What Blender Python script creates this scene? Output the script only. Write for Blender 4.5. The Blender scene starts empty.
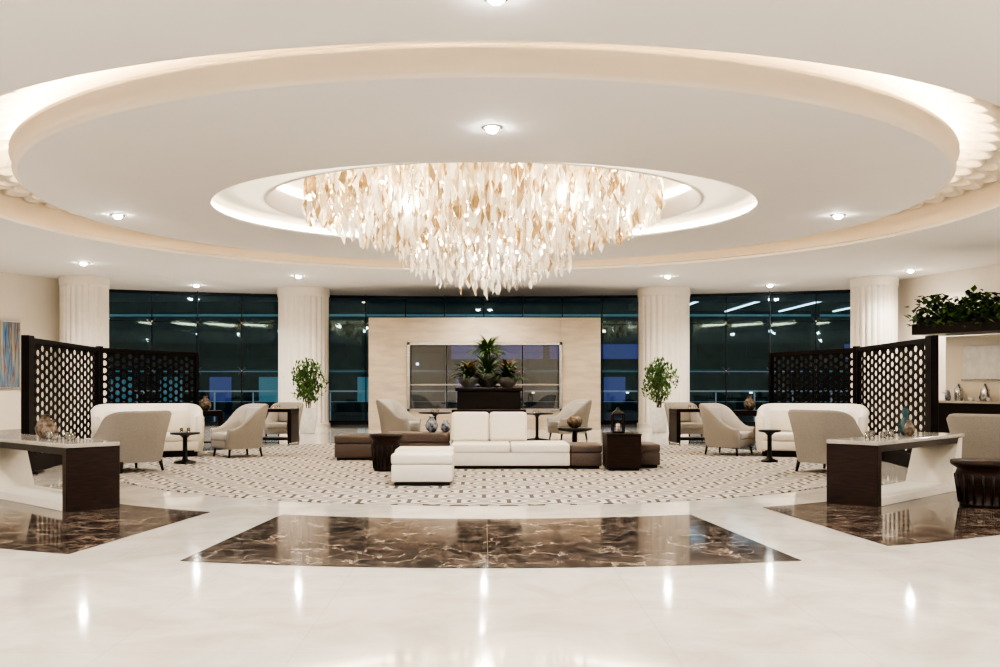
import bpy, bmesh, math, random
from mathutils import Vector, Matrix
random.seed(7)
S=bpy.context.scene
S.view_settings.view_transform='AgX'
S.view_settings.look='AgX - High Contrast'
S.view_settings.exposure=0.68
pi=math.pi
T=Matrix.Translation
def RZ(a): return Matrix.Rotation(math.radians(a),4,'Z')
def RX(a): return Matrix.Rotation(math.radians(a),4,'X')
def RY(a): return Matrix.Rotation(math.radians(a),4,'Y')

# ---------------- materials ----------------
def base(name):
    m=bpy.data.materials.new(name); m.use_nodes=True
    nt=m.node_tree; b=nt.nodes['Principled BSDF']
    return m,nt,b
def mat(name,c,rough=.5,metal=0,c2=None,scale=8,stretch=(1,1,1),bump=0,em=None,es=0,spec=.5,coat=0,detail=4):
    m,nt,b=base(name); N=nt.nodes; L=nt.links
    b.inputs['Roughness'].default_value=rough
    b.inputs['Metallic'].default_value=metal
    b.inputs['Specular IOR Level'].default_value=spec
    b.inputs['Coat Weight'].default_value=coat
    if c2 is None: c2=tuple(x*.86 for x in c)
    tc=N.new('ShaderNodeTexCoord'); mp=N.new('ShaderNodeMapping'); mp.inputs['Scale'].default_value=stretch
    no=N.new('ShaderNodeTexNoise'); no.inputs['Scale'].default_value=scale; no.inputs['Detail'].default_value=detail
    cr=N.new('ShaderNodeValToRGB'); cr.color_ramp.elements[0].position=.35; cr.color_ramp.elements[1].position=.65
    cr.color_ramp.elements[0].color=(*c2,1); cr.color_ramp.elements[1].color=(*c,1)
    L.new(tc.outputs['Object'],mp.inputs['Vector']); L.new(mp.outputs[0],no.inputs['Vector'])
    L.new(no.outputs['Fac'],cr.inputs[0]); L.new(cr.outputs[0],b.inputs['Base Color'])
    if bump:
        bp=N.new('ShaderNodeBump'); bp.inputs['Strength'].default_value=bump; bp.inputs['Distance'].default_value=.01
        L.new(no.outputs['Fac'],bp.inputs['Height']); L.new(bp.outputs[0],b.inputs['Normal'])
    if em:
        b.inputs['Emission Color'].default_value=(*em,1); b.inputs['Emission Strength'].default_value=es
    return m
def emis(name,c,s):
    m,nt,b=base(name); b.inputs['Base Color'].default_value=(*c,1)
    b.inputs['Emission Color'].default_value=(*c,1); b.inputs['Emission Strength'].default_value=s
    return m

CEIL=mat('ceiling_plaster',(.83,.815,.805),.75,c2=(.82,.805,.795),scale=1.2)
CEILW=mat('cove_plaster',(.84,.765,.665),.7,c2=(.83,.755,.655),scale=1.5)
WALL=mat('cream_wall',(.76,.69,.59),.6,c2=(.74,.67,.57),scale=2)
COL=mat('column_stone',(.78,.715,.625),.5,c2=(.75,.685,.59),scale=5)
TRAV=mat('travertine',(.50,.42,.325),.35,c2=(.42,.345,.26),scale=2.5,stretch=(.6,1,2.5),detail=8)
WOOD=mat('dark_wood',(.011,.005,.004),.35,c2=(.005,.0025,.002),scale=6,stretch=(1,1,12),spec=.3)
WOODS=mat('screen_wood',(.007,.004,.0035),.55,c2=(.004,.002,.002),scale=6,stretch=(1,1,12),spec=.15)
WOODR=mat('walnut_wood',(.026,.011,.007),.38,c2=(.011,.005,.0035),scale=5,stretch=(1,1,10),spec=.25)
BLACK=mat('black_lacquer',(.006,.006,.007),.3,spec=.35)
CREAM=mat('cream_leather',(.74,.68,.585),.42,c2=(.71,.65,.555),scale=10,bump=.05)
WHITE=mat('white_upholstery',(.76,.715,.64),.45,c2=(.73,.685,.61),scale=12,bump=.05)
GREY=mat('grey_linen',(.31,.28,.25),.85,c2=(.27,.245,.215),scale=60,bump=.15,spec=.2)
GREYI=mat('light_linen',(.44,.405,.36),.85,c2=(.39,.36,.32),scale=60,bump=.15,spec=.2)
TAUPE=mat('taupe_leather',(.11,.08,.068),.42,c2=(.085,.06,.052),scale=60,bump=.1,spec=.4)
TOPM=mat('console_marble',(.46,.42,.37),.12,c2=(.37,.33,.285),scale=4,detail=8)
POT=mat('white_pot_ceramic',(.8,.79,.77),.3)
URN=mat('grey_urn',(.16,.15,.145),.45,c2=(.10,.095,.095),scale=7)
LEAF=mat('leaf_green',(.09,.20,.035),.45,c2=(.045,.11,.02),scale=3)
LEAF2=mat('leaf_dark_green',(.04,.10,.028),.45,c2=(.018,.05,.013),scale=3)
BARK=mat('bark',(.16,.10,.06),.9,c2=(.08,.05,.03),scale=12)
SOIL=mat('soil',(.04,.025,.015),.95)
RED=mat('bromeliad_red',(.50,.06,.03),.5)
STEEL=mat('brushed_steel',(.62,.61,.60),.25,1)
DSTEEL=mat('dark_steel',(.12,.13,.14),.35,.8)
GOLDM=mat('brass',(.7,.5,.25),.3,1)
BLUE=mat('blue_glaze',(.015,.05,.12),.1,c2=(.4,.4,.4),scale=14)
TEAL=mat('dark_teal_glass',(.02,.07,.08),.08)
AMB=mat('amber_glass',(.06,.03,.018),.1,c2=(.18,.14,.10),scale=20)
TREAD=emis('led_warm_strip',(1,.83,.58),30)
LED2=emis('led_ring_strip',(1,.87,.62),13)
SPOTE=emis('downlight_lamp',(1,.96,.88),140)
BULB=emis('chandelier_bulb_glow',(1,.86,.62),7)
CANDLE=emis('candle_glow',(1,.6,.25),4)
UPFILL=emis('fill_uplight_glow',(1,.93,.82),6)  # glow of the added, out-of-view ceiling uplighters

def floor_mat():
    m,nt,b=base('polished_cream_marble'); N=nt.nodes; L=nt.links
    g=N.new('ShaderNodeNewGeometry')
    no=N.new('ShaderNodeTexNoise'); no.inputs['Scale'].default_value=1.6; no.inputs['Detail'].default_value=12; no.inputs['Roughness'].default_value=.62; no.inputs['Distortion'].default_value=.8
    L.new(g.outputs['Position'],no.inputs['Vector'])
    cr=N.new('ShaderNodeValToRGB'); e=cr.color_ramp.elements
    e[0].position=.30; e[0].color=(.56,.505,.43,1); e[1].position=.62; e[1].color=(.70,.655,.59,1)
    L.new(no.outputs['Fac'],cr.inputs[0])
    br=N.new('ShaderNodeTexBrick'); br.offset=0; br.inputs['Scale'].default_value=1
    br.inputs['Brick Width'].default_value=1.0; br.inputs['Row Height'].default_value=1.0; br.inputs['Mortar Size'].default_value=.003
    br.inputs['Color1'].default_value=(1,1,1,1); br.inputs['Color2'].default_value=(.96,.955,.945,1); br.inputs['Mortar'].default_value=(.84,.82,.78,1)
    L.new(g.outputs['Position'],br.inputs['Vector'])
    mx=N.new('ShaderNodeMixRGB'); mx.blend_type='MULTIPLY'; mx.inputs[0].default_value=1
    L.new(cr.outputs[0],mx.inputs[1]); L.new(br.outputs['Color'],mx.inputs[2]); L.new(mx.outputs[0],b.inputs['Base Color'])
    b.inputs['Roughness'].default_value=.08; b.inputs['Specular IOR Level'].default_value=.55
    b.inputs['Coat Weight'].default_value=.15; b.inputs['Coat Roughness'].default_value=.03
    return m
def emperador():
    m,nt,b=base('emperador_marble'); N=nt.nodes; L=nt.links
    g=N.new('ShaderNodeNewGeometry')
    no=N.new('ShaderNodeTexNoise'); no.inputs['Scale'].default_value=4.2; no.inputs['Detail'].default_value=12; no.inputs['Roughness'].default_value=.70; no.inputs['Distortion'].default_value=.6
    L.new(g.outputs['Position'],no.inputs['Vector'])
    cr=N.new('ShaderNodeValToRGB'); e=cr.color_ramp.elements
    e[0].position=.40; e[0].color=(.012,.008,.0065,1); e[1].position=.66; e[1].color=(.17,.12,.09,1)
    q=e.new(.51); q.color=(.036,.023,.018,1)
    q=e.new(.57); q.color=(.075,.050,.038,1)
    L.new(no.outputs['Fac'],cr.inputs[0])
    n3=N.new('ShaderNodeTexNoise'); n3.inputs['Scale'].default_value=2.0; n3.inputs['Detail'].default_value=3; L.new(g.outputs['Position'],n3.inputs['Vector'])
    msk=N.new('ShaderNodeMapRange'); msk.inputs[1].default_value=.30; msk.inputs[2].default_value=.52; L.new(n3.outputs['Fac'],msk.inputs[0])
    def veins(scale,wd,seedoff,dist):
        n2=N.new('ShaderNodeTexNoise'); n2.inputs['Scale'].default_value=2.6; n2.inputs['Detail'].default_value=7; n2.inputs['Roughness'].default_value=.55
        L.new(g.outputs['Position'],n2.inputs['Vector'])
        va=N.new('ShaderNodeVectorMath'); va.operation='MULTIPLY_ADD'; va.inputs[1].default_value=(dist,dist,dist)
        L.new(n2.outputs['Color'],va.inputs[0]); L.new(g.outputs['Position'],va.inputs[2])
        vb=N.new('ShaderNodeVectorMath'); vb.operation='ADD'; vb.inputs[1].default_value=(seedoff,seedoff,seedoff); L.new(va.outputs[0],vb.inputs[0])
        vo=N.new('ShaderNodeTexVoronoi'); vo.feature='DISTANCE_TO_EDGE'; vo.inputs['Scale'].default_value=scale
        L.new(vb.outputs[0],vo.inputs['Vector'])
        c2=N.new('ShaderNodeValToRGB'); e=c2.color_ramp.elements
        e[0].position=0; e[0].color=(1,1,1,1); e[1].position=wd; e[1].color=(0,0,0,1)
        L.new(vo.outputs['Distance'],c2.inputs[0]); return c2.outputs[0]
    v1=veins(2.4,.04,0,.6); v2=veins(6.5,.08,3.3,.45)
    ad=N.new('ShaderNodeMath'); ad.operation='MULTIPLY_ADD'; ad.inputs[1].default_value=.6; L.new(v2,ad.inputs[0]); L.new(v1,ad.inputs[2])
    mu=N.new('ShaderNodeMath'); mu.operation='MULTIPLY'; L.new(ad.outputs[0],mu.inputs[0]); L.new(msk.outputs[0],mu.inputs[1]); 
    mv=N.new('ShaderNodeMath'); mv.operation='MULTIPLY'; mv.inputs[1].default_value=.7; mv.use_clamp=True; L.new(mu.outputs[0],mv.inputs[0])
    mx=N.new('ShaderNodeMixRGB'); L.new(mv.outputs[0],mx.inputs[0]); L.new(cr.outputs[0],mx.inputs[1]); mx.inputs[2].default_value=(.38,.30,.23,1)
    L.new(mx.outputs[0],b.inputs['Base Color']); b.inputs['Roughness'].default_value=.08; b.inputs['Specular IOR Level'].default_value=.25
    return m
def carpet_mat():
    m,nt,b=base('patterned_carpet'); N=nt.nodes; L=nt.links
    g=N.new('ShaderNodeNewGeometry'); s=N.new('ShaderNodeSeparateXYZ'); L.new(g.outputs['Position'],s.inputs[0])
    def M(op,a,bv=None,c=None):
        n=N.new('ShaderNodeMath'); n.operation=op
        for i,x in enumerate((a,bv,c)):
            if x is None: continue
            if isinstance(x,(int,float)): n.inputs[i].default_value=x
            else: L.new(x,n.inputs[i])
        return n.outputs[0]
    P=.60
    def ring(ox,oy,rs):
        x=M('SUBTRACT',M('FRACT',M('ADD',M('DIVIDE',s.outputs[0],P),ox)),.5)
        y=M('SUBTRACT',M('FRACT',M('ADD',M('DIVIDE',s.outputs[1],P*1.732),oy)),.5)
        y=M('MULTIPLY',y,1.732)
        ax=M('ABSOLUTE',x); ay=M('ABSOLUTE',y)
        hx=M('MAXIMUM',ax,M('ADD',M('MULTIPLY',ax,.5),M('MULTIPLY',ay,.866)))
        d=M('SQRT',M('ADD',M('MULTIPLY',x,x),M('MULTIPLY',y,y)))
        inside=M('LESS_THAN',hx,.5)
        edge=M('MULTIPLY',inside,M('GREATER_THAN',hx,.455))
        r=M('LESS_THAN',M('ABSOLUTE',M('SUBTRACT',d,.31)),.04)
        return M('MULTIPLY',inside,M('MAXIMUM',edge,r)), M('LESS_THAN',d,.15)
    r1,d1=ring(0.0,0.0,0); r2,d2=ring(.5,.5,0)
    lines=M('MAXIMUM',r1,r2); dots=M('MAXIMUM',d1,d2)
    no=N.new('ShaderNodeTexNoise'); no.inputs['Scale'].default_value=90; L.new(g.outputs['Position'],no.inputs['Vector'])
    a=N.new('ShaderNodeMixRGB'); a.inputs[1].default_value=(.55,.51,.46,1); a.inputs[2].default_value=(.12,.098,.088,1); L.new(lines,a.inputs[0])
    c=N.new('ShaderNodeMixRGB'); L.new(a.outputs[0],c.inputs[1]); c.inputs[2].default_value=(.30,.265,.235,1); L.new(dots,c.inputs[0])
    e=N.new('ShaderNodeMixRGB'); e.blend_type='MULTIPLY'; e.inputs[0].default_value=.2; L.new(c.outputs[0],e.inputs[1]); L.new(no.outputs['Fac'],e.inputs[2])
    L.new(e.outputs[0],b.inputs['Base Color']); b.inputs['Roughness'].default_value=.95; b.inputs['Specular IOR Level'].default_value=.1
    bp=N.new('ShaderNodeBump'); bp.inputs['Strength'].default_value=.3; bp.inputs['Distance'].default_value=.004
    L.new(no.outputs['Fac'],bp.inputs['Height']); L.new(bp.outputs[0],b.inputs['Normal'])
    return m
def glass_mat(name,tint,gl=.12,gc=(.55,.8,.85)):
    m,nt,b=base(name); N=nt.nodes; L=nt.links; N.remove(b)
    out=[n for n in N if n.type=='OUTPUT_MATERIAL'][0]
    t=N.new('ShaderNodeBsdfTransparent'); t.inputs[0].default_value=(*tint,1)
    g=N.new('ShaderNodeBsdfGlossy'); g.inputs['Roughness'].default_value=.03; g.inputs[0].default_value=(*gc,1)
    fr=N.new('ShaderNodeFresnel'); fr.inputs[0].default_value=1.5
    ad=N.new('ShaderNodeMath'); ad.operation='ADD'; ad.inputs[1].default_value=gl-.04; L.new(fr.outputs[0],ad.inputs[0]); ad.use_clamp=True
    mx=N.new('ShaderNodeMixShader'); L.new(ad.outputs[0],mx.inputs[0]); L.new(t.outputs[0],mx.inputs[1]); L.new(g.outputs[0],mx.inputs[2])
    L.new(mx.outputs[0],out.inputs[0]); return m
def crystal(name,c,es,metal=0,tr_=.45):
    m,nt,b=base(name); N=nt.nodes; L=nt.links
    out=[n for n in N if n.type=='OUTPUT_MATERIAL'][0]
    b.inputs['Base Color'].default_value=(*c,1); b.inputs['Roughness'].default_value=.12; b.inputs['Metallic'].default_value=metal
    b.inputs['Emission Color'].default_value=(*c,1); b.inputs['Emission Strength'].default_value=es
    tr=N.new('ShaderNodeBsdfTranslucent'); tr.inputs[0].default_value=(*c,1)
    mx=N.new('ShaderNodeMixShader'); mx.inputs[0].default_value=tr_
    L.new(b.outputs[0],mx.inputs[1]); L.new(tr.outputs[0],mx.inputs[2]); L.new(mx.outputs[0],out.inputs[0])
    return m
FLOOR=floor_mat(); EMP=emperador(); CARP=carpet_mat()
GLASS=glass_mat('night_window_glass',(.36,.48,.54),.08)
CLEAR=glass_mat('clear_glass',(.9,.92,.92),.2,(1,1,1))
C1=crystal('crystal_white',(.93,.90,.84),.05); C2=crystal('crystal_amber',(.50,.38,.23),.0,.7,.25); C3=crystal('crystal_pale_gold',(.76,.67,.52),.0,.3,.4)
C4=glass_mat('crystal_clear',(.85,.83,.80),.28,(1,.97,.93))

# ---------------- mesh builder ----------------
_rb={}
def rbox_geo(sx,sy,sz,r,seg):
    k=(round(sx,3),round(sy,3),round(sz,3),r,seg)
    if k in _rb: return _rb[k]
    bm=bmesh.new(); bmesh.ops.create_cube(bm,size=1)
    bmesh.ops.scale(bm,vec=(sx,sy,sz),verts=bm.verts)
    rr=min(r,.49*min(sx,sy,sz))
    if rr>0: bmesh.ops.bevel(bm,geom=list(bm.edges),offset=rr,segments=seg,profile=.5,affect='EDGES')
    bm.verts.index_update()
    v=[tuple(x.co) for x in bm.verts]; f=[[x.index for x in q.verts] for q in bm.faces]; bm.free()
    _rb[k]=(v,f); return v,f
class MB:
    def __init__(s): s.v=[];s.f=[];s.mi=[];s.sm=[];s.ms=[]
    def add(s,v,f,m,M=None,smooth=False):
        if m not in s.ms: s.ms.append(m)
        i=s.ms.index(m); o=len(s.v)
        s.v+= [tuple(M@Vector(p)) for p in v] if M else [tuple(p) for p in v]
        s.f+=[[o+k for k in q] for q in f]; s.mi+=[i]*len(f); s.sm+=[smooth]*len(f)
    def box(s,x0,x1,y0,y1,z0,z1,m,M=None,r=.008,seg=1):
        v,f=rbox_geo(abs(x1-x0),abs(y1-y0),abs(z1-z0),r,seg)
        A=T(((x0+x1)/2,(y0+y1)/2,(z0+z1)/2)); A=M@A if M else A
        s.add(v,f,m,A,seg>1)
    def lathe(s,pr,m,x=0,y=0,z=0,seg=24,M=None,smooth=True):
        v=[];f=[];n=len(pr)
        for i in range(seg):
            a=2*pi*i/seg
            for r,h in pr: v.append((x+r*math.cos(a),y+r*math.sin(a),z+h))
        for i in range(seg):
            j=(i+1)%seg
            for k in range(n-1): f.append([i*n+k,j*n+k,j*n+k+1,i*n+k+1])
        if pr[0][0]>1e-4: f.append([i*n for i in range(seg)][::-1])
        if pr[-1][0]>1e-4: f.append([i*n+n-1 for i in range(seg)])
        s.add(v,f,m,M,smooth)
    def tube(s,p,q,r,m,seg=6,r2=None,M=None):
        p=Vector(p);q=Vector(q);d=(q-p); 
        if r2 is None:r2=r
        R=d.to_track_quat('Z','Y').to_matrix().to_4x4()
        A=T(p)@R; A=M@A if M else A
        s.lathe([(r,0),(r2,d.length)],m,seg=seg,M=A)
    def obj(s,name,loc=(0,0,0),rz=0,mirror=False,sc=1):
        me=bpy.data.meshes.new(name); V=s.v; Fc=s.f
        if mirror: V=[(-x,y,z) for x,y,z in V]; Fc=[q[::-1] for q in Fc]
        me.from_pydata(V,[],Fc)
        for m in s.ms: me.materials.append(m)
        me.polygons.foreach_set('material_index',s.mi); me.polygons.foreach_set('use_smooth',s.sm); me.update()
        o=bpy.data.objects.new(name,me); S.collection.objects.link(o)
        o.location=loc; o.rotation_euler=(0,0,math.radians(rz)); o.scale=(sc,sc,sc)
        return o
def dup(o,loc,rz,sc=1,flip=False):
    n=o.copy(); S.collection.objects.link(n); n.location=loc; n.rotation_euler=(0,0,math.radians(rz)); n.scale=(sc*(-1 if flip else 1),sc,sc)
    return n

# ---------------- room shell ----------------
ZC=4.61; CY=17.5
WL=[(-18,-7),(-18,8),(-17,20),(-13.7,26.9),(-12.5,29.2),(-12.7,32)]
WR=[(18,-7),(18,8),(15.6,18),(13.6,25),(12.6,29.2),(12.7,32)]
arc=[]
R0=32.;yc=2.35
for i in range(19):
    x=-12.7+25.4*i/18; arc.append((x,yc+math.sqrt(R0*R0-x*x)))
b=MB(); outline=[WL[0]]+WL[1:]+arc[1:-1]+WR[::-1]
b.add([(x,y,0) for x,y in outline]+[(x,y,-.2) for x,y in outline],[list(range(len(outline)))[::-1],[i+len(outline) for i in range(len(outline))]],FLOOR)
b.obj('floor')
def wall(name,pts,side):
    b=MB(); v=[];f=[];n=len(pts)
    for i,(x,y) in enumerate(pts):
        ox=.25*side
        v+=[(x,y,-.2),(x,y,5.6),(x+ox,y,5.6),(x+ox,y,-.2)]
    for i in range(n-1):
        a=i*4;c=a+4
        f+=[[a,c,c+1,a+1],[a+1,c+1,c+2,a+2],[a+2,c+2,c+3,a+3],[a+3,c+3,c,a]]
    f+=[[0,1,2,3],[4*n-1,4*n-2,4*n-3,4*n-4]]
    b.add(v,f,WALL); return b.obj(name)
wall('wall_left',WL,-1); wall('wall_right',WR,1)
b=MB(); b.box(-18.2,18.2,-7.25,-7,-.2,5.6,WALL,r=0); b.obj('wall_back')
def base_trim(name,pts,side):
    b=MB()
    for (x0,y0),(x1,y1) in zip(pts[:-1],pts[1:]):
        d=Vector((x1-x0,y1-y0,0)); A=T((x0,y0,0))@RZ(math.degrees(math.atan2(d.y,d.x)))
        yy=(-.03,0) if side<0 else (0,.03)
        b.box(0,d.length,yy[0],yy[1],0,.14,TOPM,A,r=.004)
    b.obj(name)
base_trim('baseboard_left',WL[:-1],-1); base_trim('baseboard_right',WR[:-1],1)

# ceiling pieces
def ell(cx,cy,a,b_,n,z): return [(cx+a*math.cos(2*pi*i/n),cy+b_*math.sin(2*pi*i/n),z) for i in range(n)]
def loft(mb,rings,m,close=False,smooth=True):
    n=len(rings[0]); v=[p for r in rings for p in r]; f=[]
    for k in range(len(rings)-1):
        for i in range(n):
            j=(i+1)%n; f.append([k*n+i,k*n+j,(k+1)*n+j,(k+1)*n+i])
    mb.add(v,f,m,None,smooth)
NS=160
def rect_ring(n,z,x0=-19,x1=19,y0=-8,y1=36.5):
    out=[]
    for i in range(n):
        a=2*pi*i/n; c=math.cos(a);s=math.sin(a)
        t=min(((x1 if c>0 else x0)/c) if abs(c)>1e-6 else 1e9, (((y1-CY) if s>0 else (y0-CY))/s) if abs(s)>1e-6 else 1e9)
        out.append((c*t,CY+s*t,z))
    return out
OA,OB=9.25,8.9; OCY=17.75
DA,DB=7.68,7.42; DCY=17.3
b=MB()
loft(b,[rect_ring(NS,ZC),ell(0,OCY,OA,OB,NS,ZC)],CEIL,smooth=False)
b.obj('ceiling')
b=MB()
loft(b,[ell(0,OCY,OA,OB,NS,ZC),ell(0,OCY,OA,OB,NS,ZC+.06)],CEIL)
loft(b,[ell(0,OCY,OA,OB,NS,ZC+.06),ell(0,OCY,OA+.12,OB+.12,NS,ZC+.1)],CEIL)
loft(b,[ell(0,OCY,OA+.12,OB+.12,NS,ZC+.1),ell(0,OCY,OA+.12,OB+.12,NS,ZC+.68),ell(0,OCY,DA-1.2,DB-1.2,NS,ZC+.70)],CEILW,smooth=False)
b.obj('trim_1')   # outer light cove
CA,CB,CCY=4.90,3.92,17.5
IA,IB=3.92,3.42
b=MB()
loft(b,[ell(0,CCY,CA,CB,NS,ZC),ell(0,DCY,DA,DB,NS,ZC)],CEIL,smooth=False)
b.obj('ceiling_disc')
b=MB()
loft(b,[ell(0,DCY,DA,DB,NS,ZC),ell(0,DCY,DA+.08,DB+.08,NS,ZC+.05),ell(0,DCY,DA+.02,DB+.02,NS,ZC+.16),ell(0,DCY,DA+.12,DB+.12,NS,ZC+.26),ell(0,DCY,DA+.12,DB+.12,NS,ZC+.31),ell(0,DCY,DA-.1,DB-.1,NS,ZC+.31),ell(0,DCY,DA-1.3,DB-1.3,NS,ZC+.31)],CEILW)
b.obj('trim_2')
b=MB(); loft(b,[ell(0,DCY,DA+.06,DB+.06,NS,ZC+.33),ell(0,DCY,DA-.08,DB-.08,NS,ZC+.33)],TREAD); 
loft(b,[ell(0,DCY,DA-.08,DB-.08,NS,ZC+.33),ell(0,DCY,DA-.08,DB-.08,NS,ZC+.312)],CEILW); b.obj('cove_led_strip')
b=MB()
loft(b,[ell(0,CCY,CA,CB,NS,ZC),ell(0,CCY,CA+.02,CB+.02,NS,ZC+.04),ell(0,CCY,CA+.12,CB+.12,NS,ZC+.05),ell(0,CCY,CA+.12,CB+.12,NS,ZC+.26),ell(0,CCY,IA+.1,IB+.06,NS,ZC+.26),ell(0,CCY,IA+.1,IB+.06,NS,ZC+.12),ell(0,CCY,IA,IB,NS,ZC+.10),ell(0,CCY,IA,IB,NS,ZC+.95)],CEIL)
b.add(ell(0,CCY,IA,IB,NS,ZC+.95),[list(range(NS))],CEILW)
b.obj('chandelier_recess_trim')
b=MB(); loft(b,[ell(0,CCY,CA+.10,CB+.10,NS,ZC+.06),ell(0,CCY,CA+.10,CB+.10,NS,ZC+.15)],LED2); 
loft(b,[ell(0,CCY,IA-.03,IB-.03,NS,ZC+.50),ell(0,CCY,IA-.03,IB-.03,NS,ZC+.62)],LED2); b.obj('recess_led_strip')
# scalloped (fish-scale) plasterwork on the cove ceiling
b=MB()
for row,(off,ph) in enumerate(((-.28,0),(-.62,.5),(-.96,0))):
    n=84
    for i in range(n):
        a=2*pi*(i+ph)/n
        x=(OA+off)*math.cos(a); y=OCY+(OB+off)*math.sin(a)
        A=T((x,y,ZC+.672))@Matrix.Rotation(a,4,'Z')@Matrix.Rotation(math.radians(16),4,'Y')
        b.lathe([(.0,-.05),(.14,-.045),(.20,-.02),(.245,-.06),(.28,-.12),(.33,-.12),(.355,-.07),(.355,.05)],CEILW,seg=22,M=A)
b.obj('scalloped_cornice')

# floor inlays
def sector(name,cx,cy,r0,r1,a0i,a0o,a1i,a1o,z,m):
    n=24; v=[];f=[]
    for i in range(n+1):
        ai=math.radians(a0i+(a1i-a0i)*i/n); ao=math.radians(a0o+(a1o-a0o)*i/n)
        v+=[(cx+r0*math.sin(ai),cy-r0*math.cos(ai),z),(cx+r1*math.sin(ao),cy-r1*math.cos(ao),z)]
    for i in range(n): f.append([2*i,2*i+1,2*i+3,2*i+2])
    b=MB(); b.add(v,f,m); return b.obj(name)
sector('marble_inlay',0.03,17.5,7.5,10.2,-17.3,-14,17.2,14.3,.003,EMP)
sector('marble_inlay',0,17.5,7.6,10.2,-62,-57,-23.5,-19.8,.003,EMP)
sector('marble_inlay',0,17.5,7.3,9.85,26,21,62,57,.003,EMP)
JN=mat('inlay_grout',(.09,.06,.045),.5,spec=.2)
b=MB()
b.box(.028,.032,7.34,9.98,.0031,.0034,JN,r=0)
b.obj('inlay_joint')
b=MB(); b.lathe([(6.42,0),(6.42,.010),(6.38,.012),(0,.012)],CARP,0,17.5,0.001,seg=128,smooth=False); b.obj('round_carpet')

def column(x,y,r):
    b=MB(); n=144; rings=[]
    prof=[(.0,1.06),(.14,1.06),(.16,1.0),(4.3,1.0),(4.36,1.03),(4.5,1.04),(4.605,1.04)]
    for z,k in prof:
        ring=[]
        for i in range(n):
            a=2*pi*i/n; q=r*k*(1-(.05*(1-abs(math.sin(a*12))) if k==1.0 else 0)); ring.append((q*math.cos(a),q*math.sin(a),z))
        rings.append(ring)
    loft(b,rings,COL,smooth=False)
    b.obj('fluted_column',(x,y,0))
column(-6.0,31.6,.83); column(5.98,31.6,.84); column(-11.9,28.3,.68); column(11.7,28.5,.66)

# windows
MUL=mat('dark_mullion',(.015,.02,.025),.35,.6)
def window(name,i0,i1):
    b=MB()
    for i in range(i0,i1):
        (x0,y0),(x1,y1)=arc[i],arc[i+1]
        b.add([(x0,y0,.12),(x1,y1,.12),(x1,y1,ZC),(x0,y0,ZC)],[[0,1,2,3]],GLASS)
        d=Vector((x1-x0,y1-y0,0)); A=T((x0,y0,0))@RZ(math.degrees(math.atan2(d.y,d.x)))
        L=d.length
        for z,h,w in ((.0,.14,.12),(ZC-.1,.1,.1),(1.9,.025,.03),(3.55,.03,.04)):
            b.box(0,L,-w/2,w/2,z,z+h,MUL,A,r=0)
        if i>i0:
            b.box(-.018,.018,-.05,.05,.1,ZC,MUL,A,r=0)
            if i%2==0:
                b.box(-.012,.012,-.45,-.06,.1,ZC,MUL,A,r=0)
            for z in (1.9,3.57):
                for sx in (-1,1):
                    for sz in (-1,1): b.tube((0,-.08,z),(sx*.12,-.02,z+sz*.12),.012,DSTEEL,M=A)
                b.lathe([(0,-.03),(.04,-.03),(.04,.03),(0,.03)],STEEL,0,-.1,z,seg=10,M=A)
    b.obj(name)
window('window_1',0,5); window('window_2',5,13); window('window_3',13,18)

# exterior
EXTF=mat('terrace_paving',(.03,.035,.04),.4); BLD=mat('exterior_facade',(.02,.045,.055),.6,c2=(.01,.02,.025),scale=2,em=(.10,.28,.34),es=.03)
BL1=emis('exterior_band_light',(.18,.42,.50),.35); BL2=emis('exterior_bright_light',(.75,.9,1),3.0); PUR=emis('evening_window',(.10,.11,.32),.6); WARMW=emis('warm_exterior_lamp',(1,.75,.45),4)
b=MB(); b.box(-60,60,35.2,90,-.6,-.25,EXTF,r=0); b.obj('terrace_ground')
b=MB()
b.box(-45,45,58,62,-.25,9,BLD,r=0)
for z in (2.2,5.6): b.box(-45,45,57.8,58,z,z+.12,BL1,r=0)
random.seed(3)
for i in range(30):
    x=-44+3*i
    b.box(x,x+2.6,57.85,58,3.0,3.9,PUR if (random.random()<.35 or abs(x)<5) else BLD,r=0)
    if random.random()<.6: b.box(x+.3,x+1.6,57.8,57.9,.4,1.9,PUR if random.random()<.5 else BL1,r=0)
for i in range(24):
    x=random.uniform(-30,30); zz=random.choice((.9,2.6,4.6,6.4)); b.box(x,x+.16,57.6,57.75,zz,zz+.16,WARMW if i%2 else BL2,r=0)
b.obj('exterior_building')
b=MB()
b.box(7,24,40,46,5.0,5.3,BLD,r=0)
for i in range(6): b.box(8+2.4*i,9.3+2.4*i,39.9,40,5.0,5.09,BL2,r=0)
for i in range(5): b.box(9+2.6*i,9.1+2.6*i,40.2,45.8,4.93,4.98,BL2,r=0)
for x in (8,15,22): b.tube((x,43,-.25),(x,43,5),.2,BLD,10)
for x in (9,18.5): b.box(x,x+.05,44,44.1,.3,2.5,BL2,r=0)
b.obj('exterior_canopy')
b=MB()
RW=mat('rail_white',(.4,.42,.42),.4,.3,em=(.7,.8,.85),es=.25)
b.box(-18,18,36.9,37,1.14,1.2,RW,r=0); b.box(-18,18,36.93,36.97,.75,.77,RW,r=0)
for i in range(25): b.box(-18+1.5*i,-17.96+1.5*i,36.9,37,-.25,1.12,RW,r=0)
b.obj('terrace_railing')

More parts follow.
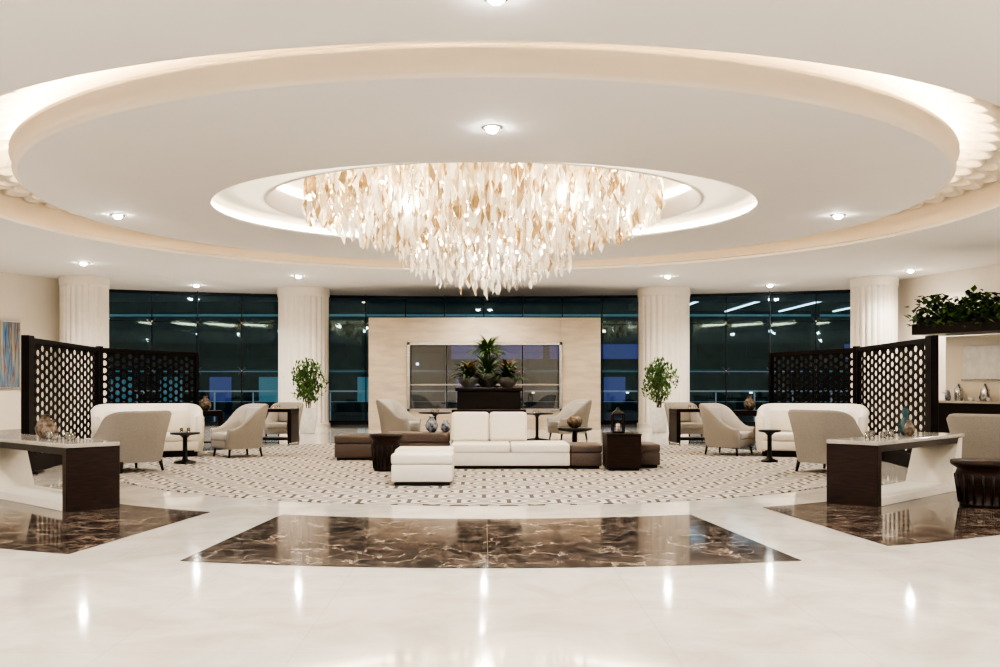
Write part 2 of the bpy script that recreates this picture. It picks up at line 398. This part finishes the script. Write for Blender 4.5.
# portal wall
b=MB(); y0,y1=30.3,31.
b.box(-3.68,-2.4,y0,y1,0,3.56,TRAV); b.box(2.44,3.72,y0,y1,0,3.56,TRAV)
b.box(-2.4,2.44,y0,y1,2.72,3.56,TRAV); b.box(-2.4,2.44,y0,y1,0,.62,TRAV)
for x0,x1,z0,z1 in ((-2.46,-2.36,.56,2.78),(2.40,2.50,.56,2.78),(-2.46,2.50,2.68,2.78),(-2.46,2.5,.56,.66)):
    b.box(x0,x1,y0-.05,y0+.02,z0,z1,STEEL,r=.01)
b.add([(-2.4,y0+.3,.62),(2.44,y0+.3,.62),(2.44,y0+.3,2.72),(-2.4,y0+.3,2.72)],[[0,1,2,3]],CLEAR)
for x in (-1.2,0.02,1.24): b.box(x-.015,x+.015,y0+.26,y0+.34,.62,2.72,MUL,r=0)
b.box(-2.38,2.42,y0+.02,y0+.06,1.40,1.44,STEEL,r=0)
b.obj('travertine_fireplace_wall')

# ---------------- chandelier ----------------
random.seed(11)
b=MB()
def leaf(x,y,z,L,w,m):
    a=random.random()*2*pi; tx=random.uniform(-.12,.12)
    M=T((x,y,z))@Matrix.Rotation(a,4,'Z')@Matrix.Rotation(tx,4,'X')
    cv=.05*w/.1
    v=[(0,0,0),(-w*.35,cv*.4,-L*.22),(0,0,-L*.22),(w*.35,cv*.4,-L*.22),(-w*.5,cv,-L*.5),(0,0,-L*.5),(w*.5,cv,-L*.5),(-w*.33,cv*.4,-L*.78),(0,0,-L*.78),(w*.33,cv*.4,-L*.78),(0,0,-L)]
    f=[[0,1,2],[0,2,3],[1,4,5,2],[2,5,6,3],[4,7,8,5],[5,8,9,6],[7,10,8],[8,10,9]]
    b.add(v,f,m,M,False)
CHA,CHB=3.30,2.85
def bottom(r):
    if r>.50: return 3.92+ .45*max(0,(r-.72)/.28)
    return 2.97+ .55*(r/.50)**1.2
sp=.225; n=0
ny=int(2*CHB/sp)+2; nx=int(2*CHA/sp)+2
for iy in range(-ny//2,ny//2+1):
    for ix in range(-nx//2,nx//2+1):
        x=ix*sp+random.uniform(-.08,.08); y=iy*sp+random.uniform(-.08,.08)
        r=math.hypot(x/CHA,y/CHB)
        if r>1: continue
        inner=r<.50
        zb=bottom(r)+random.uniform(-.05,.18)
        z=zb; top=5.1; k=0
        while z<top-.1:
            L=random.uniform(.18,.30) if inner and z<3.9 else random.uniform(.28,.46)
            w=L*random.uniform(.28,.40)
            if k<3 or r>.84 or random.random()<.2:
                q=random.random()
                if inner and z<3.9: mm=C1 if q<.55 else (C4 if q<.85 else (C3 if q<.95 else C2))
                else: mm=C1 if q<.38 else (C3 if q<.60 else (C2 if q<.82 else C4))
                leaf(x,y+CCY,z+L,L,w,mm); n+=1
            z+=L*.95; k+=1
        if (ix+iy)%2==0: b.tube((x,y+CCY,zb+.3),(x,y+CCY,5.4),.004,GOLDM,3)
b.lathe([(0,0),(3.0,0),(3.1,.05),(3.1,.12),(0,.12)],GOLDM,0,0,0,seg=64,M=T((0,CCY,5.40))@Matrix.Diagonal((1.05,.9,1,1)))
for s in (-1,1): b.tube((s*1.2,CCY,5.5),(s*1.2,CCY,5.57),.05,GOLDM)
for i in range(22):
    a=2*pi*i/22; b.lathe([(0,-.04),(.025,-.03),(.032,0),(.02,.04),(0,.05)],BULB,2.4*math.cos(a),CCY+2.0*math.sin(a),4.7+.1*(i%2),seg=8)
for i in range(14):
    a=2*pi*i/14; b.lathe([(0,-.04),(.02,-.03),(.03,0),(.02,.04),(0,.05)],BULB,1.2*math.cos(a),CCY+1.0*math.sin(a),3.9,seg=8)
b.obj('crystal_leaf_chandelier')
print('leaves',n)
def plight(x,y,z,e,c=(1,.90,.75),r=.15,name='chandelier_bulb'):
    l=bpy.data.lights.new(name,'POINT'); l.energy=e; l.color=c; l.shadow_soft_size=r
    o=bpy.data.objects.new(name,l); S.collection.objects.link(o); o.location=(x,y,z)
for i in range(6):
    a=2*pi*i/6; plight(2.6*math.cos(a),CCY+2.2*math.sin(a),4.5,55)
plight(0,CCY,3.9,60)

# downlights
def down(x,y,e=330,z=ZC):
    b=MB(); b.lathe([(.14,0),(.13,-.014),(.10,-.018),(.09,-.002)],STEEL,seg=20); b.lathe([(0,-.07),(.04,-.065),(.07,-.04),(.085,-.002)],SPOTE,seg=20)
    o=b.obj('recessed_downlight',(x,y,z))
    l=bpy.data.lights.new('downlight','SPOT'); l.spot_size=math.radians(150); l.spot_blend=.8; l.shadow_soft_size=.06; l.energy=e; l.color=(1,.97,.925)
    p=bpy.data.objects.new('downlight_lamp',l); S.collection.objects.link(p); p.location=(x,y,z-.13)
for x,y in ((.1,11.8),(-6.9,17.9),(6.67,17.9),(0,23.4),
            (-10.5,24.9),(-9.2,30.4),(9.15,30.4),(-5.45,27.9),(5.4,27.9),(0,28.6),(.1,7.8),(-5,7.6),(5,7.6),(-10.5,12),(11.5,12),(-12.5,18.5),(13,18.5),(11.9,26.5),
            (-4,3.4),(4,3.4),(-10,4.5),(10,4.5),(-4,-1.5),(4,-1.5),(-11,-2),(11,-2)):
    down(x,y)
# unseen uplighters added along the side walls to brighten the ceiling
def fill_uplight(x,y,s):
    b=MB(); b.lathe([(.02,0),(.10,.05),(.20,.16),(.21,.18),(.19,.17),(.09,.07),(0,.04)],STEEL,seg=20); b.lathe([(0,.08),(.08,.09),(.15,.15)],UPFILL,seg=16)
    b.box(min(0,s*.25),max(0,s*.25),-.04,.04,.02,.10,STEEL)
    b.obj('added_fill_uplight',(x,y,2.9))
    plight(x,y,3.25,220,(1,.95,.88),.15,'fill_uplight_lamp')
for y in (-3,4,11): fill_uplight(-17.7,y,-1); fill_uplight(17.25 if y>8 else 17.7,y,1)

# ---------------- furniture ----------------
def path_u(w,d,rad,n=10):
    pts=[]
    hw=w/2; hd=d/2
    for i in range(5): pts.append((-hw,-hd+(2*hd-rad)*i/5))
    for i in range(n+1):
        a=pi-(pi/2)*i/n; pts.append((-hw+rad+rad*math.cos(a),hd-rad+rad*math.sin(a)))
    m=[(-x,y) for x,y in pts[::-1]]
    k=4 if w>1.3 else 1
    a=pts[-1];c=m[0]
    mid=[(a[0]+(c[0]-a[0])*i/(k+1),a[1]) for i in range(1,k+1)]
    return pts+mid+m
def shell(b,w,d,rad,zb,arm,back,th,m,mi,flare=.07):
    P=path_u(w,d,rad); n=len(P); hd=d/2
    def sm(t): t=max(0,min(1,t)); return t*t*(3-2*t)
    rows=[]
    for i,(x,y) in enumerate(P):
        a=P[max(0,i-1)]; c=P[min(n-1,i+1)]; tx,ty=c[0]-a[0],c[1]-a[1]; l=math.hypot(tx,ty); nx,ny=-ty/l,tx/l
        t=sm((y+hd*.75)/(d*.85)); h=arm+(back-arm)*t
        fl=flare*(.3+.7*t)
        col=[]
        for k,(zz,off) in enumerate(((zb,-.02),(zb+.12,0),(zb+(h-zb)*.5,fl*.3),(h-.04,fl*.95),(h,fl*.95-.25*th),(h+.005,fl-.6*th),(h-.03,fl*.8-th),(zb+(h-zb)*.5,fl*.2-th),(zb,-th-.01))):
            col.append((x+nx*off,y+ny*off,zz))
        rows.append(col)
    K=9
    n=len(rows)
    v=[p for r in rows for p in r]
    fo=[];fi=[]
    for i in range(n-1):
        for k in range(K-1): (fo if k<5 else fi).append([i*K+k,(i+1)*K+k,(i+1)*K+k+1,i*K+k+1])
        fi.append([i*K+K-1,(i+1)*K+K-1,(i+1)*K,i*K])
    fo.append([k for k in range(K)]); fo.append([(n-1)*K+k for k in range(K)][::-1])
    b.add(v,fo,m,None,True); b.add(v,fi,mi,None,True)
def armchair():
    b=MB()
    shell(b,.80,.84,.26,.16,.54,1.0,.09,GREY,GREYI,flare=.13)
    b.box(-.33,.33,-.44,.33,.17,.32,GREY,r=.02,seg=2)
    b.box(-.325,.325,-.46,.30,.31,.46,GREYI,r=.05,seg=3)
    b.add(*rbox_geo(.60,.12,.48,.05,3),GREYI,T((0,.32,.70))@RX(-12),True)
    for x,y in ((-.33,-.35),(.33,-.35),(-.30,.32),(.30,.32)):
        b.tube((x,y,.18),(x*1.08,y*1.08,0),.03,WOOD,8,.018)
    return b.obj('armchair')
z=.0145
ch=armchair(); ch.location=(-5.8,15.5,z); ch.rotation_euler=(0,0,math.radians(232)); ch.scale=(1.15,1.15,.98)
def chair(x,y,r,sx=1,sz=1,zz=z):
    o=dup(ch,(x,y,zz),r); o.scale=(sx,sx,sz); return o
chair(5.58,15.3,-234,1.12,1.0)
chair(-4.8,18.6,-50,.96,1.02)
chair(4.9,19.1,50,.96,1.02)
chair(-5.2,24.6,-15,.92,.95,0.0); chair(5.2,24.6,15,.92,.95,0.0)
chair(-2.2,24.6,70,1.02,1.03,0.0); chair(2.2,24.6,-70,1.02,1.03,0.0)
chair(7.35,13.7,-225,1.1,1.0,0.0); chair(-8.1,14.7,180,1,1,0.0)

def banquette(x,y,rz):
    b=MB()
    shell(b,2.02,.95,.42,.10,.80,1.02,.16,CREAM,CREAM,flare=.05)
    b.box(-.92,.92,-.50,.36,.12,.30,CREAM,r=.03,seg=2)
    b.box(-.89,0,-.50,.28,.30,.46,CREAM,r=.05,seg=3); b.box(0.005,.89,-.50,.28,.30,.46,CREAM,r=.05,seg=3)
    for i in range(3): b.add(*rbox_geo(.57,.15,.46,.06,3),CREAM,T((-.585+.585*i,.30,.68))@RX(-8),True)
    b.box(-.9,.9,-.42,.36,0,.12,WOOD)
    return b.obj('curved_banquette_sofa',(x,y,0.0145),rz)
banquette(-6.6,18.65,22); banquette(6.45,18.7,-22)

# lattice screens
def lattice(name,pts,h=2.17):
    b=MB()
    def panel(p,q,first):
        d=Vector((q[0]-p[0],q[1]-p[1],0)); L=d.length
        A=T((p[0],p[1],0))@RZ(math.degrees(math.atan2(d.y,d.x)))
        fw=.10; fe=.28 if first else .10
        b.box(0,fe,-.06,.06,0,h+.03,WOODS,A); b.box(L-fw,L,-.045,.045,0,h,WOODS,A)
        b.box(fe,L-fw,-.04,.04,h-.08,h,WOODS,A); b.box(fe,L-fw,-.04,.04,0,.25,WOODS,A)
        b.box(-.02,.34 if first else .12,-.2,.2,0,.03,WOODS,A)
        x0,x1,z0,z1=fe,L-fw,.25,h-.08
        cw=.24 if first else .18
        nx=max(1,round((x1-x0)/cw)); nz=round((z1-z0)/.155); cx=(x1-x0)/nx; cz=(z1-z0)/nz
        sg=12
        # circular openings, alternate columns dropped half a cell (interlocking pattern)
        for i in range(nx):
            odd=i%2==1
            rows=nz-1 if odd else nz
            if odd:
                for (za,zb2) in ((z0,z0+cz/2),(z1-cz/2,z1)): b.box(x0+cx*i,x0+cx*(i+1),-.008,.008,za,zb2,WOODS,A,r=0)
            for j in range(rows):
                ox=x0+cx*(i+.5); oz=z0+cz*(j+(1.0 if odd else .5))
                v=[];f=[]
                for y in (-.008,.008):
                    for k in range(sg):
                        a=2*pi*(k+.5)/sg; c=math.cos(a);s=math.sin(a); mm=max(abs(c),abs(s))
                        v.append((ox+c/mm*cx/2,y,oz+s/mm*cz/2))
                    for k in range(sg):
                        a=2*pi*(k+.5)/sg; c=math.cos(a);s=math.sin(a)
                        v.append((ox+c*cx*.40,y,oz+s*cz*.36))
                for k in range(sg):
                    l=(k+1)%sg
                    f+=[[k,l,sg+l,sg+k],[2*sg+l,2*sg+k,3*sg+k,3*sg+l],[sg+k,sg+l,3*sg+l,3*sg+k]]
                b.add(v,f,WOODS,A)
    for i in range(len(pts)-1): panel(pts[i],pts[i+1],i==0)
    b.obj(name)
lattice('lattice_screen',[(-7.25,15.0),(-7.85,19.3),(-6.7,22.2)])
lattice('lattice_screen',[(7.12,15.0),(7.6,19.3),(6.75,22.4)])

# near consoles
def console(loc,rz,mirror):
    b=MB(); Lc=2.7; D=.62
    b.box(0,.10,0,D,0,.70,WOODR,r=.004)
    b.box(0,Lc,0,D,.71,.755,TOPM,r=.004)
    b.box(.10,Lc-.05,.03,D-.03,.63,.71,WOOD,r=.004)
    b.box(0,.10,0,D,.70,.71,WOOD,r=0)
    b.box(.10,Lc-.1,0.02,D-.02,0,.10,CREAM,r=.004)
    v=[(Lc-.45,.02,.10),(Lc-.10,.02,.10),(Lc-.02,.02,.70),(Lc-.14,.02,.70)]; v+=[(x,D-.02,zz) for x,_,zz in v]
    b.add(v,[[0,1,2,3],[7,6,5,4],[0,4,5,1],[1,5,6,2],[2,6,7,3],[3,7,4,0]],CREAM)
    return b.obj('console_table',loc,rz,mirror)
console((-4.60,10.46,.003),-42,True); console((4.52,10.9,.003),44,False)
def onL(t,d): a=math.radians(138); return (-4.60+math.cos(a)*t+math.sin(math.radians(42))*d,10.46+math.sin(a)*t+math.cos(math.radians(42))*d)
def onR(t,d): a=math.radians(44); return (4.52+math.cos(a)*t-math.sin(a)*d,10.9+math.sin(a)*t+math.cos(a)*d)
def farconsole(x,y,rz):
    b=MB(); w=1.12
    b.box(-w/2,-w/2+.10,-.28,.28,0,.74,WOOD); b.box(w/2-.10,w/2,-.28,.28,0,.74,WOOD)
    b.box(-w/2,w/2,-.3,.3,.74,.82,WOOD); b.box(-w/2+.1,w/2-.1,-.26,.26,.06,.12,WOOD)
    b.box(-w/2+.1,w/2-.1,-.2,.2,.821,.83,TOPM,r=0)
    return b.obj('low_console_table',(x,y,0.0145),rz)
farconsole(-5.15,23.2,-8); farconsole(5.15,23.2,8)
def sidetable(x,y,zt,r=.26,zz=z):
    b=MB(); b.lathe([(r*.75,0),(r*.75,.03),(.06,.06),(.04,.12),(.04,zt-.1),(.10,zt-.05),(r,zt-.035),(r,zt),(0,zt)],BLACK,seg=28)
    return b.obj('pedestal_side_table',(x,y,zz))
sidetable(-5.35,17.0,.55); sidetable(5.2,17.3,.58,.2); sidetable(-1.25,24.2,.72,.42,0); sidetable(1.35,24.2,.70,.42,0)
def legtable(x,y,rz,w,d,h,zz=z):
    b=MB(); b.box(-w/2,w/2,-d/2,d/2,h-.05,h,WOOD)
    b.box(-w/2+.03,w/2-.03,-d/2+.03,d/2-.03,h-.12,h-.05,WOOD); b.box(-w/2+.05,w/2-.05,-d/2+.05,d/2-.05,.15,.18,WOOD)
    for sx in (-1,1):
        for sy in (-1,1): b.box(sx*w/2-(.06 if sx>0 else 0),sx*w/2+(0 if sx>0 else .06),sy*d/2-(.06 if sy>0 else 0),sy*d/2+(0 if sy>0 else .06),0,h-.05,WOOD)
    return b.obj('wooden_side_table',(x,y,zz),rz)
legtable(-6.1,20.8,20,.7,.6,.85,0.0); legtable(5.9,21.1,-20,.7,.6,.85,0.0)
def drum(name,x,y,h,r,zz=z):
    b=MB(); b.lathe([(r*.72,0),(r*.74,.04),(r*.70,.05),(r*.78,h*.35),(r*.86,h*.6),(r*.86,h*.7),(r*.8,h*.82),(r*.98,h-.05),(r,h-.04),(r,h),(0,h)],WOODR,seg=36)
    for k in range(18):
        a=2*pi*k/18; b.tube((r*.74*math.cos(a),r*.74*math.sin(a),.04),(r*.87*math.cos(a),r*.87*math.sin(a),h*.7),.012,WOOD,5)
    return b.obj(name,(x,y,zz))
drum('drum_side_table',5.82,11.05,.53,.36,.003); drum('drum_side_table',-1.6,15.5,.60,.27)

# centre sectional
b=MB()
b.box(-.55,1.43,15.78,16.75,.05,.27,WHITE,r=.02,seg=2)
b.box(-.55,.44,15.76,16.72,.26,.42,WHITE,r=.04,seg=3); b.box(.445,1.43,15.76,16.72,.26,.42,WHITE,r=.04,seg=3)
b.box(-.55,.74,16.62,16.95,.05,.80,WHITE,r=.03,seg=2)
for x0 in (-.57,.09): b.add(*rbox_geo(.655,.24,.52,.06,3),WHITE,T((x0+.33,16.60,.66))@RX(-10),True)
b.box(-.5,1.4,15.85,16.9,0,.05,BLACK)
b.obj('sectional_sofa',(0,0,z))
def ottoman(x,y,w,d,h,m,zz=z,name='ottoman'):
    b=MB(); b.box(-w/2,w/2,-d/2,d/2,.05,h*.66,m,r=.02,seg=2); b.box(-w/2-.005,w/2+.005,-d/2-.005,d/2+.005,h*.66,h,m,r=.035,seg=3)
    b.box(-w/2+.04,w/2-.04,-d/2+.04,d/2-.04,0,.05,BLACK); return b.obj(name,(x,y,zz))
ottoman(-.86,13.5,.85,.72,.44,WHITE); ottoman(-.90,14.5,.85,.72,.44,WHITE)
ottoman(1.70,16.2,.52,.85,.40,TAUPE,name='bench_ottoman'); ottoman(2.78,16.35,.36,.8,.40,TAUPE,name='bench_ottoman')
ottoman(-2.4,18.0,.75,.8,.46,TAUPE,name='bench_ottoman'); ottoman(-1.2,17.25,1.15,.6,.54,TAUPE,name='bench_ottoman')
b=MB(); b.box(0,.56,0,.6,.04,.57,WOODR); b.box(.03,.53,.03,.57,0,.04,BLACK); b.box(-.01,.57,-.01,.61,.57,.60,WOOD)
b.obj('cube_side_table',(2.0,15.45,z))
b=MB(); b.box(-.56,.72,17.7,18.7,0,.10,BLACK); b.box(-.50,.68,17.75,18.65,.10,1.28,WOOD); b.box(-.54,.72,17.70,18.70,1.28,1.345,WOOD)
b.box(-.60,.78,17.62,17.74,.0,.94,WOOD)
b.obj('wooden_planter_plinth',(0,0,z))
ztop=1.345+z
def strap(b,x,y,z0,n,L,m,w=.04,up=1.2,seed=0):
    random.seed(seed)
    for i in range(n):
        a=random.random()*2*pi; e=random.uniform(.35,1.25)*up; l=L*random.uniform(.7,1.1)
        pts=[];px=Vector((0,0,0)); ang=min(1.5,e)
        for k in range(6):
            pts.append(px.copy()); px=px+Vector((math.cos(ang),0,math.sin(ang)))*l/5; ang-=.28
        v=[];f=[]
        for k,p in enumerate(pts):
            ww=w*math.sin(pi*(.12+.85*k/5))+.002
            v+=[(p.x,-ww,p.z),(p.x,0,p.z-.2*ww),(p.x,ww,p.z)]
        for k in range(5): f+=[[3*k,3*k+1,3*k+4,3*k+3],[3*k+1,3*k+2,3*k+5,3*k+4]]
        b.add(v,f,m,T((x,y,z0))@Matrix.Rotation(a,4,'Z'),True)
def bowlplant(x,y,r,h,plant,seed):
    b=MB(); b.lathe([(r*.45,0),(r*.5,.02),(r*.85,h*.45),(r,h*.8),(r*.98,h),(r*.9,h),(r*.88,h*.85),(0,h*.85)],URN,seg=28)
    b.lathe([(r*.87,h*.86),(0,h*.88)],SOIL,seg=16)
    if plant=='tree':
        strap(b,0,0,h*.8,80,.62,LEAF,.022,1.35,seed); strap(b,0,0,h*.8+.42,110,.48,LEAF,.026,1.25,seed+1)
        for k in range(4): b.tube((0,0,h*.8),(.05*math.cos(k*1.6),.05*math.sin(k*1.6),h+.45),.012,BARK,5)
    else:
        strap(b,0,0,h*.8,60,.46,LEAF2,.035,1.15,seed); strap(b,0,0,h*.85+.15,36,.36,LEAF,.028,1.2,seed+7); strap(b,0,0,h*.85+.12,12,.32,RED,.035,1.3,seed+3)
    b.obj('bowl_planter_with_plants',(x,y,ztop))
bowlplant(-.30,18.1,.20,.19,'b',1); bowlplant(.07,18.35,.26,.27,'tree',5); bowlplant(.45,18.1,.22,.20,'b',9)
def ficus(x,y,hh,seed):
    random.seed(seed); b=MB()
    b.lathe([(.20,0),(.21,.02),(.28,.70),(.29,.74),(.25,.74),(.245,.66),(0,.66)],POT,seg=28)
    b.lathe([(.244,.67),(0,.68)],SOIL,seg=16)
    for i in range(5):
        a=2*pi*i/5; p=Vector((.05*math.cos(a),.05*math.sin(a),.66)); q=Vector((.12*math.cos(a+.6),.12*math.sin(a+.6),hh*.62)); b.tube(p,q,.014,BARK,6,.01)
        for k in range(4):
            c=q+Vector((random.uniform(-.28,.28),random.uniform(-.28,.28),random.uniform(-.15,.42))); b.tube(q,c,.008,BARK,5,.004)
    for i in range(900):
        u=random.random()*2*pi; v_=random.uniform(-1,1); rr=random.random()**.4
        cx=.46*rr*math.cos(u)*math.sqrt(1-v_*v_); cy=.46*rr*math.sin(u)*math.sqrt(1-v_*v_); cz=hh*.68+v_*rr*(hh*.32)
        cx*=1+.3*math.sin(3*u+cz*5)
        M=T((cx,cy,cz))@Matrix.Rotation(random.random()*6.28,4,'Z')@Matrix.Rotation(random.uniform(.2,1.6),4,'X')
        l=random.uniform(.09,.15); w=l*.28
        b.add([(0,0,0),(-w,l*.45,.01),(0,l*.5,-.01),(w,l*.45,.01),(0,l,0)],[[0,2,1],[0,3,2],[1,2,4],[2,3,4]],LEAF if random.random()<.75 else LEAF2,M,False)
    b.obj('potted_ficus_tree',(x,y,0))
ficus(-5.15,27.8,2.15,21); ficus(5.2,28.2,2.2,33)

# tabletop objects
def lobj(name,prof,m,x,y,zz,seg=20):
    b=MB(); b.lathe(prof,m,seg=seg)
    return b.obj(name,(x,y,zz))
VASE=[(.05,0),(.10,.05),(.12,.12),(.09,.20),(.05,.24),(.045,.27),(.06,.29),(.045,.285),(.03,.24),(0,.2)]
tz=.759
p=onL(1.35,.35); lobj('amber_glass_vase',VASE,AMB,p[0],p[1],tz)
p=onL(1.1,.30); lobj('amber_glass_vase',[(a*.8,c*.8) for a,c in VASE],AMB,p[0],p[1],tz)
def glasses(fn,ts,name='drinking_glasses'):
    b=MB()
    for t,d in ts:
        q=fn(t,d); b.lathe([(.028,0),(.03,.004),(.034,.09),(.031,.09),(.027,.008),(0,.006)],CLEAR,q[0],q[1],tz,seg=12)
    b.obj(name)
glasses(onL,[(.35,.2),(.5,.3),(.62,.15),(.75,.35),(.9,.2)]); glasses(onR,[(.4,.3),(.6,.2),(.75,.4),(.95,.25),(1.1,.35)])
p=onR(1.75,.4); lobj('dark_glass_bottle',[(.05,0),(.075,.04),(.08,.13),(.05,.20),(.03,.24),(.045,.28),(.04,.33),(.02,.36),(0,.37)],TEAL,p[0],p[1],tz)
p=onR(1.5,.25); lobj('amber_glass_vase',[(a*.6,c*.7) for a,c in VASE],AMB,p[0],p[1],tz)
lobj('blue_white_vase',VASE,BLUE,-.95,17.25,.54+z)
lobj('blue_white_vase',[(a*.8,c*.75) for a,c in VASE],BLUE,-.70,17.3,.54+z)
b=MB(); b.box(-.10,.10,-.10,.10,0,.03,WOOD)
for sx in(-1,1):
    for sy in(-1,1): b.box(sx*.09-.012,sx*.09+.012,sy*.09-.012,sy*.09+.012,.03,.30,WOOD,r=0)
b.lathe([(0,.03),(.035,.03),(.035,.16),(0,.17)],CREAM,seg=12); b.lathe([(.14,.30),(.12,.34),(.05,.38),(.03,.42),(0,.43)],WOOD,seg=4,M=RZ(45))
for i in range(5): b.box(-.09,.09,-.092,-.088,.06+.05*i,.066+.05*i,WOOD,r=0)
b.obj('table_lantern',(2.22,15.75,.60+z))
b=MB(); b.lathe([(.26,0),(.26,.03),(.05,.06),(.05,.52),(.32,.56),(.33,.60),(0,.60)],BLACK,seg=28); b.obj('pedestal_side_table',(1.68,17.6,z))
lobj('amber_glass_vase',[(.05,0),(.11,.03),(.15,.10),(.14,.16),(.09,.20),(.08,.215),(0,.2)],AMB,1.68,17.6,.60+z)
def candles(x,y,zz,n=3):
    b=MB()
    for i in range(n):
        b.lathe([(.03,0),(.03,.08),(.025,.08),(.025,.02),(0,.02)],CLEAR,(i-(n-1)/2)*.13,0,0,seg=10); b.lathe([(.022,.022),(.022,.05),(0,.06)],CANDLE,(i-(n-1)/2)*.13,0,0,seg=8)
    b.obj('candle_holders',(x,y,zz))
candles(-1.25,24.2,.72,2); candles(1.35,24.2,.70,2); candles(-5.15,23.2,.8445); candles(5.15,23.2,.8445); candles(-5.35,17.0,.55+z,2)
lobj('amber_glass_vase',[(a*1.1,c*1.1) for a,c in VASE],AMB,-6.1,20.8,.85)
lobj('amber_glass_vase',[(a*1.1,c*1.1) for a,c in VASE],AMB,5.9,21.1,.85)

# ---------------- left wall painting ----------------
def paint_mat():
    m,nt,b=base('striped_abstract_paint'); N=nt.nodes; L=nt.links
    tc=N.new('ShaderNodeTexCoord'); mp=N.new('ShaderNodeMapping'); mp.inputs['Scale'].default_value=(5,5,.35)
    no=N.new('ShaderNodeTexNoise'); no.inputs['Scale'].default_value=2; no.inputs['Detail'].default_value=5
    cr=N.new('ShaderNodeValToRGB'); e=cr.color_ramp.elements; e[0].position=.3; e[0].color=(.02,.06,.16,1); e[1].position=.72; e[1].color=(.40,.38,.36,1)
    for pz,c in ((.40,(.06,.20,.36,1)),(.46,(.25,.28,.30,1)),(.50,(.20,.08,.03,1)),(.55,(.09,.22,.34,1)),(.62,(.40,.28,.14,1))):
        q=e.new(pz); q.color=c
    L.new(tc.outputs['Object'],mp.inputs[0]); L.new(mp.outputs[0],no.inputs[0]); L.new(no.outputs['Fac'],cr.inputs[0]); L.new(cr.outputs[0],b.inputs['Base Color'])
    return m
PA=paint_mat()
b=MB(); b.box(-1.4,1.4,-.03,0,0,1.85,PA,r=0); b.box(-1.46,1.46,0,.03,-.05,1.9,STEEL,r=0)
b.obj('abstract_painting',(-14.0,26.10,1.35),64.5)
# ---------------- right bar niche ----------------
A0=dict(loc=(10.35,23.0,0),rz=-63)
b=MB()
b.box(0,3.8,.0,1.2,2.62,2.88,WOOD); b.box(.1,3.7,1.1,1.2,0,2.6,WALL,r=0); b.box(3.6,3.75,0,1.1,0,2.6,WOODR)
b.box(.6,1.7,1.07,1.1,1.55,2.35,POT); b.box(.55,1.75,1.05,1.08,1.5,1.55,STEEL); b.box(2.1,3.1,1.07,1.1,1.55,2.35,POT)
b.box(.3,3.6,.45,1.0,0,.98,WOOD); b.box(.25,3.6,.40,1.05,.98,1.04,TOPM)
b.obj('coffee_bar',A0['loc'],A0['rz'])
random.seed(5)
b=MB(); b.box(.05,3.75,.1,.9,2.88,3.02,WOOD)
for i in range(1700):
    x=random.uniform(0,3.8); y=random.uniform(-.1,.9); zz=3.02+random.random()**1.3*(.42+.14*math.sin(x*5)) - (random.random()*.28 if y<.05 else 0)
    M=T((x,y,zz))@Matrix.Rotation(random.random()*6.28,4,'Z')@Matrix.Rotation(random.uniform(-.9,.9),4,'X')
    l=random.uniform(.12,.22); w=l*.34
    b.add([(0,0,0),(-w,l*.45,.02),(0,l*.5,-.01),(w,l*.45,.02),(0,l,0)],[[0,2,1],[0,3,2],[1,2,4],[2,3,4]],LEAF2 if random.random()<.6 else LEAF,M,False)
b.obj('planter_box_foliage',A0['loc'],A0['rz'])
b=MB(); random.seed(9)
for i in range(26):
    x=.4+i*.122; yy=random.uniform(.52,.9)
    k=random.choice((0,1,2,3,3,4,4))
    if k==0: b.lathe([(.08,0),(.10,.03),(.10,.26),(.05,.34),(.02,.40),(0,.41)],STEEL,x,yy,1.04,seg=14)
    elif k==1: b.lathe([(.05,0),(.07,.08),(.05,.16),(.03,.24),(0,.25)],BLUE,x,yy,1.04,seg=12)
    elif k==2: b.lathe([(.10,0),(.03,.02),(.02,.16),(.12,.18),(.13,.20),(0,.20)],POT,x,yy,1.04,seg=14)
    elif k==3: b.lathe([(.035,0),(.04,.01),(.04,.16),(.015,.22),(.015,.29),(0,.29)],random.choice((TEAL,AMB,CLEAR)),x,yy,1.04,seg=10)
    else: b.lathe([(.03,0),(.045,.02),(.05,.08),(.045,.08),(.03,.02),(0,.02)],POT,x,yy,1.04,seg=10)
b.obj('bar_serving_items',A0['loc'],A0['rz'])

# world
w=bpy.data.worlds.new('night'); S.world=w; w.use_nodes=True
bg=w.node_tree.nodes['Background']; bg.inputs[0].default_value=(.03,.06,.12,1); bg.inputs[1].default_value=.35

# camera
cam=bpy.data.cameras.new('camera'); co=bpy.data.objects.new('camera',cam); S.collection.objects.link(co)
co.location=(0,0,1.41); co.rotation_euler=(pi/2,0,0); cam.sensor_width=36; cam.lens=34.2; cam.shift_x=.016; cam.shift_y=.0515; cam.clip_end=300
S.camera=co
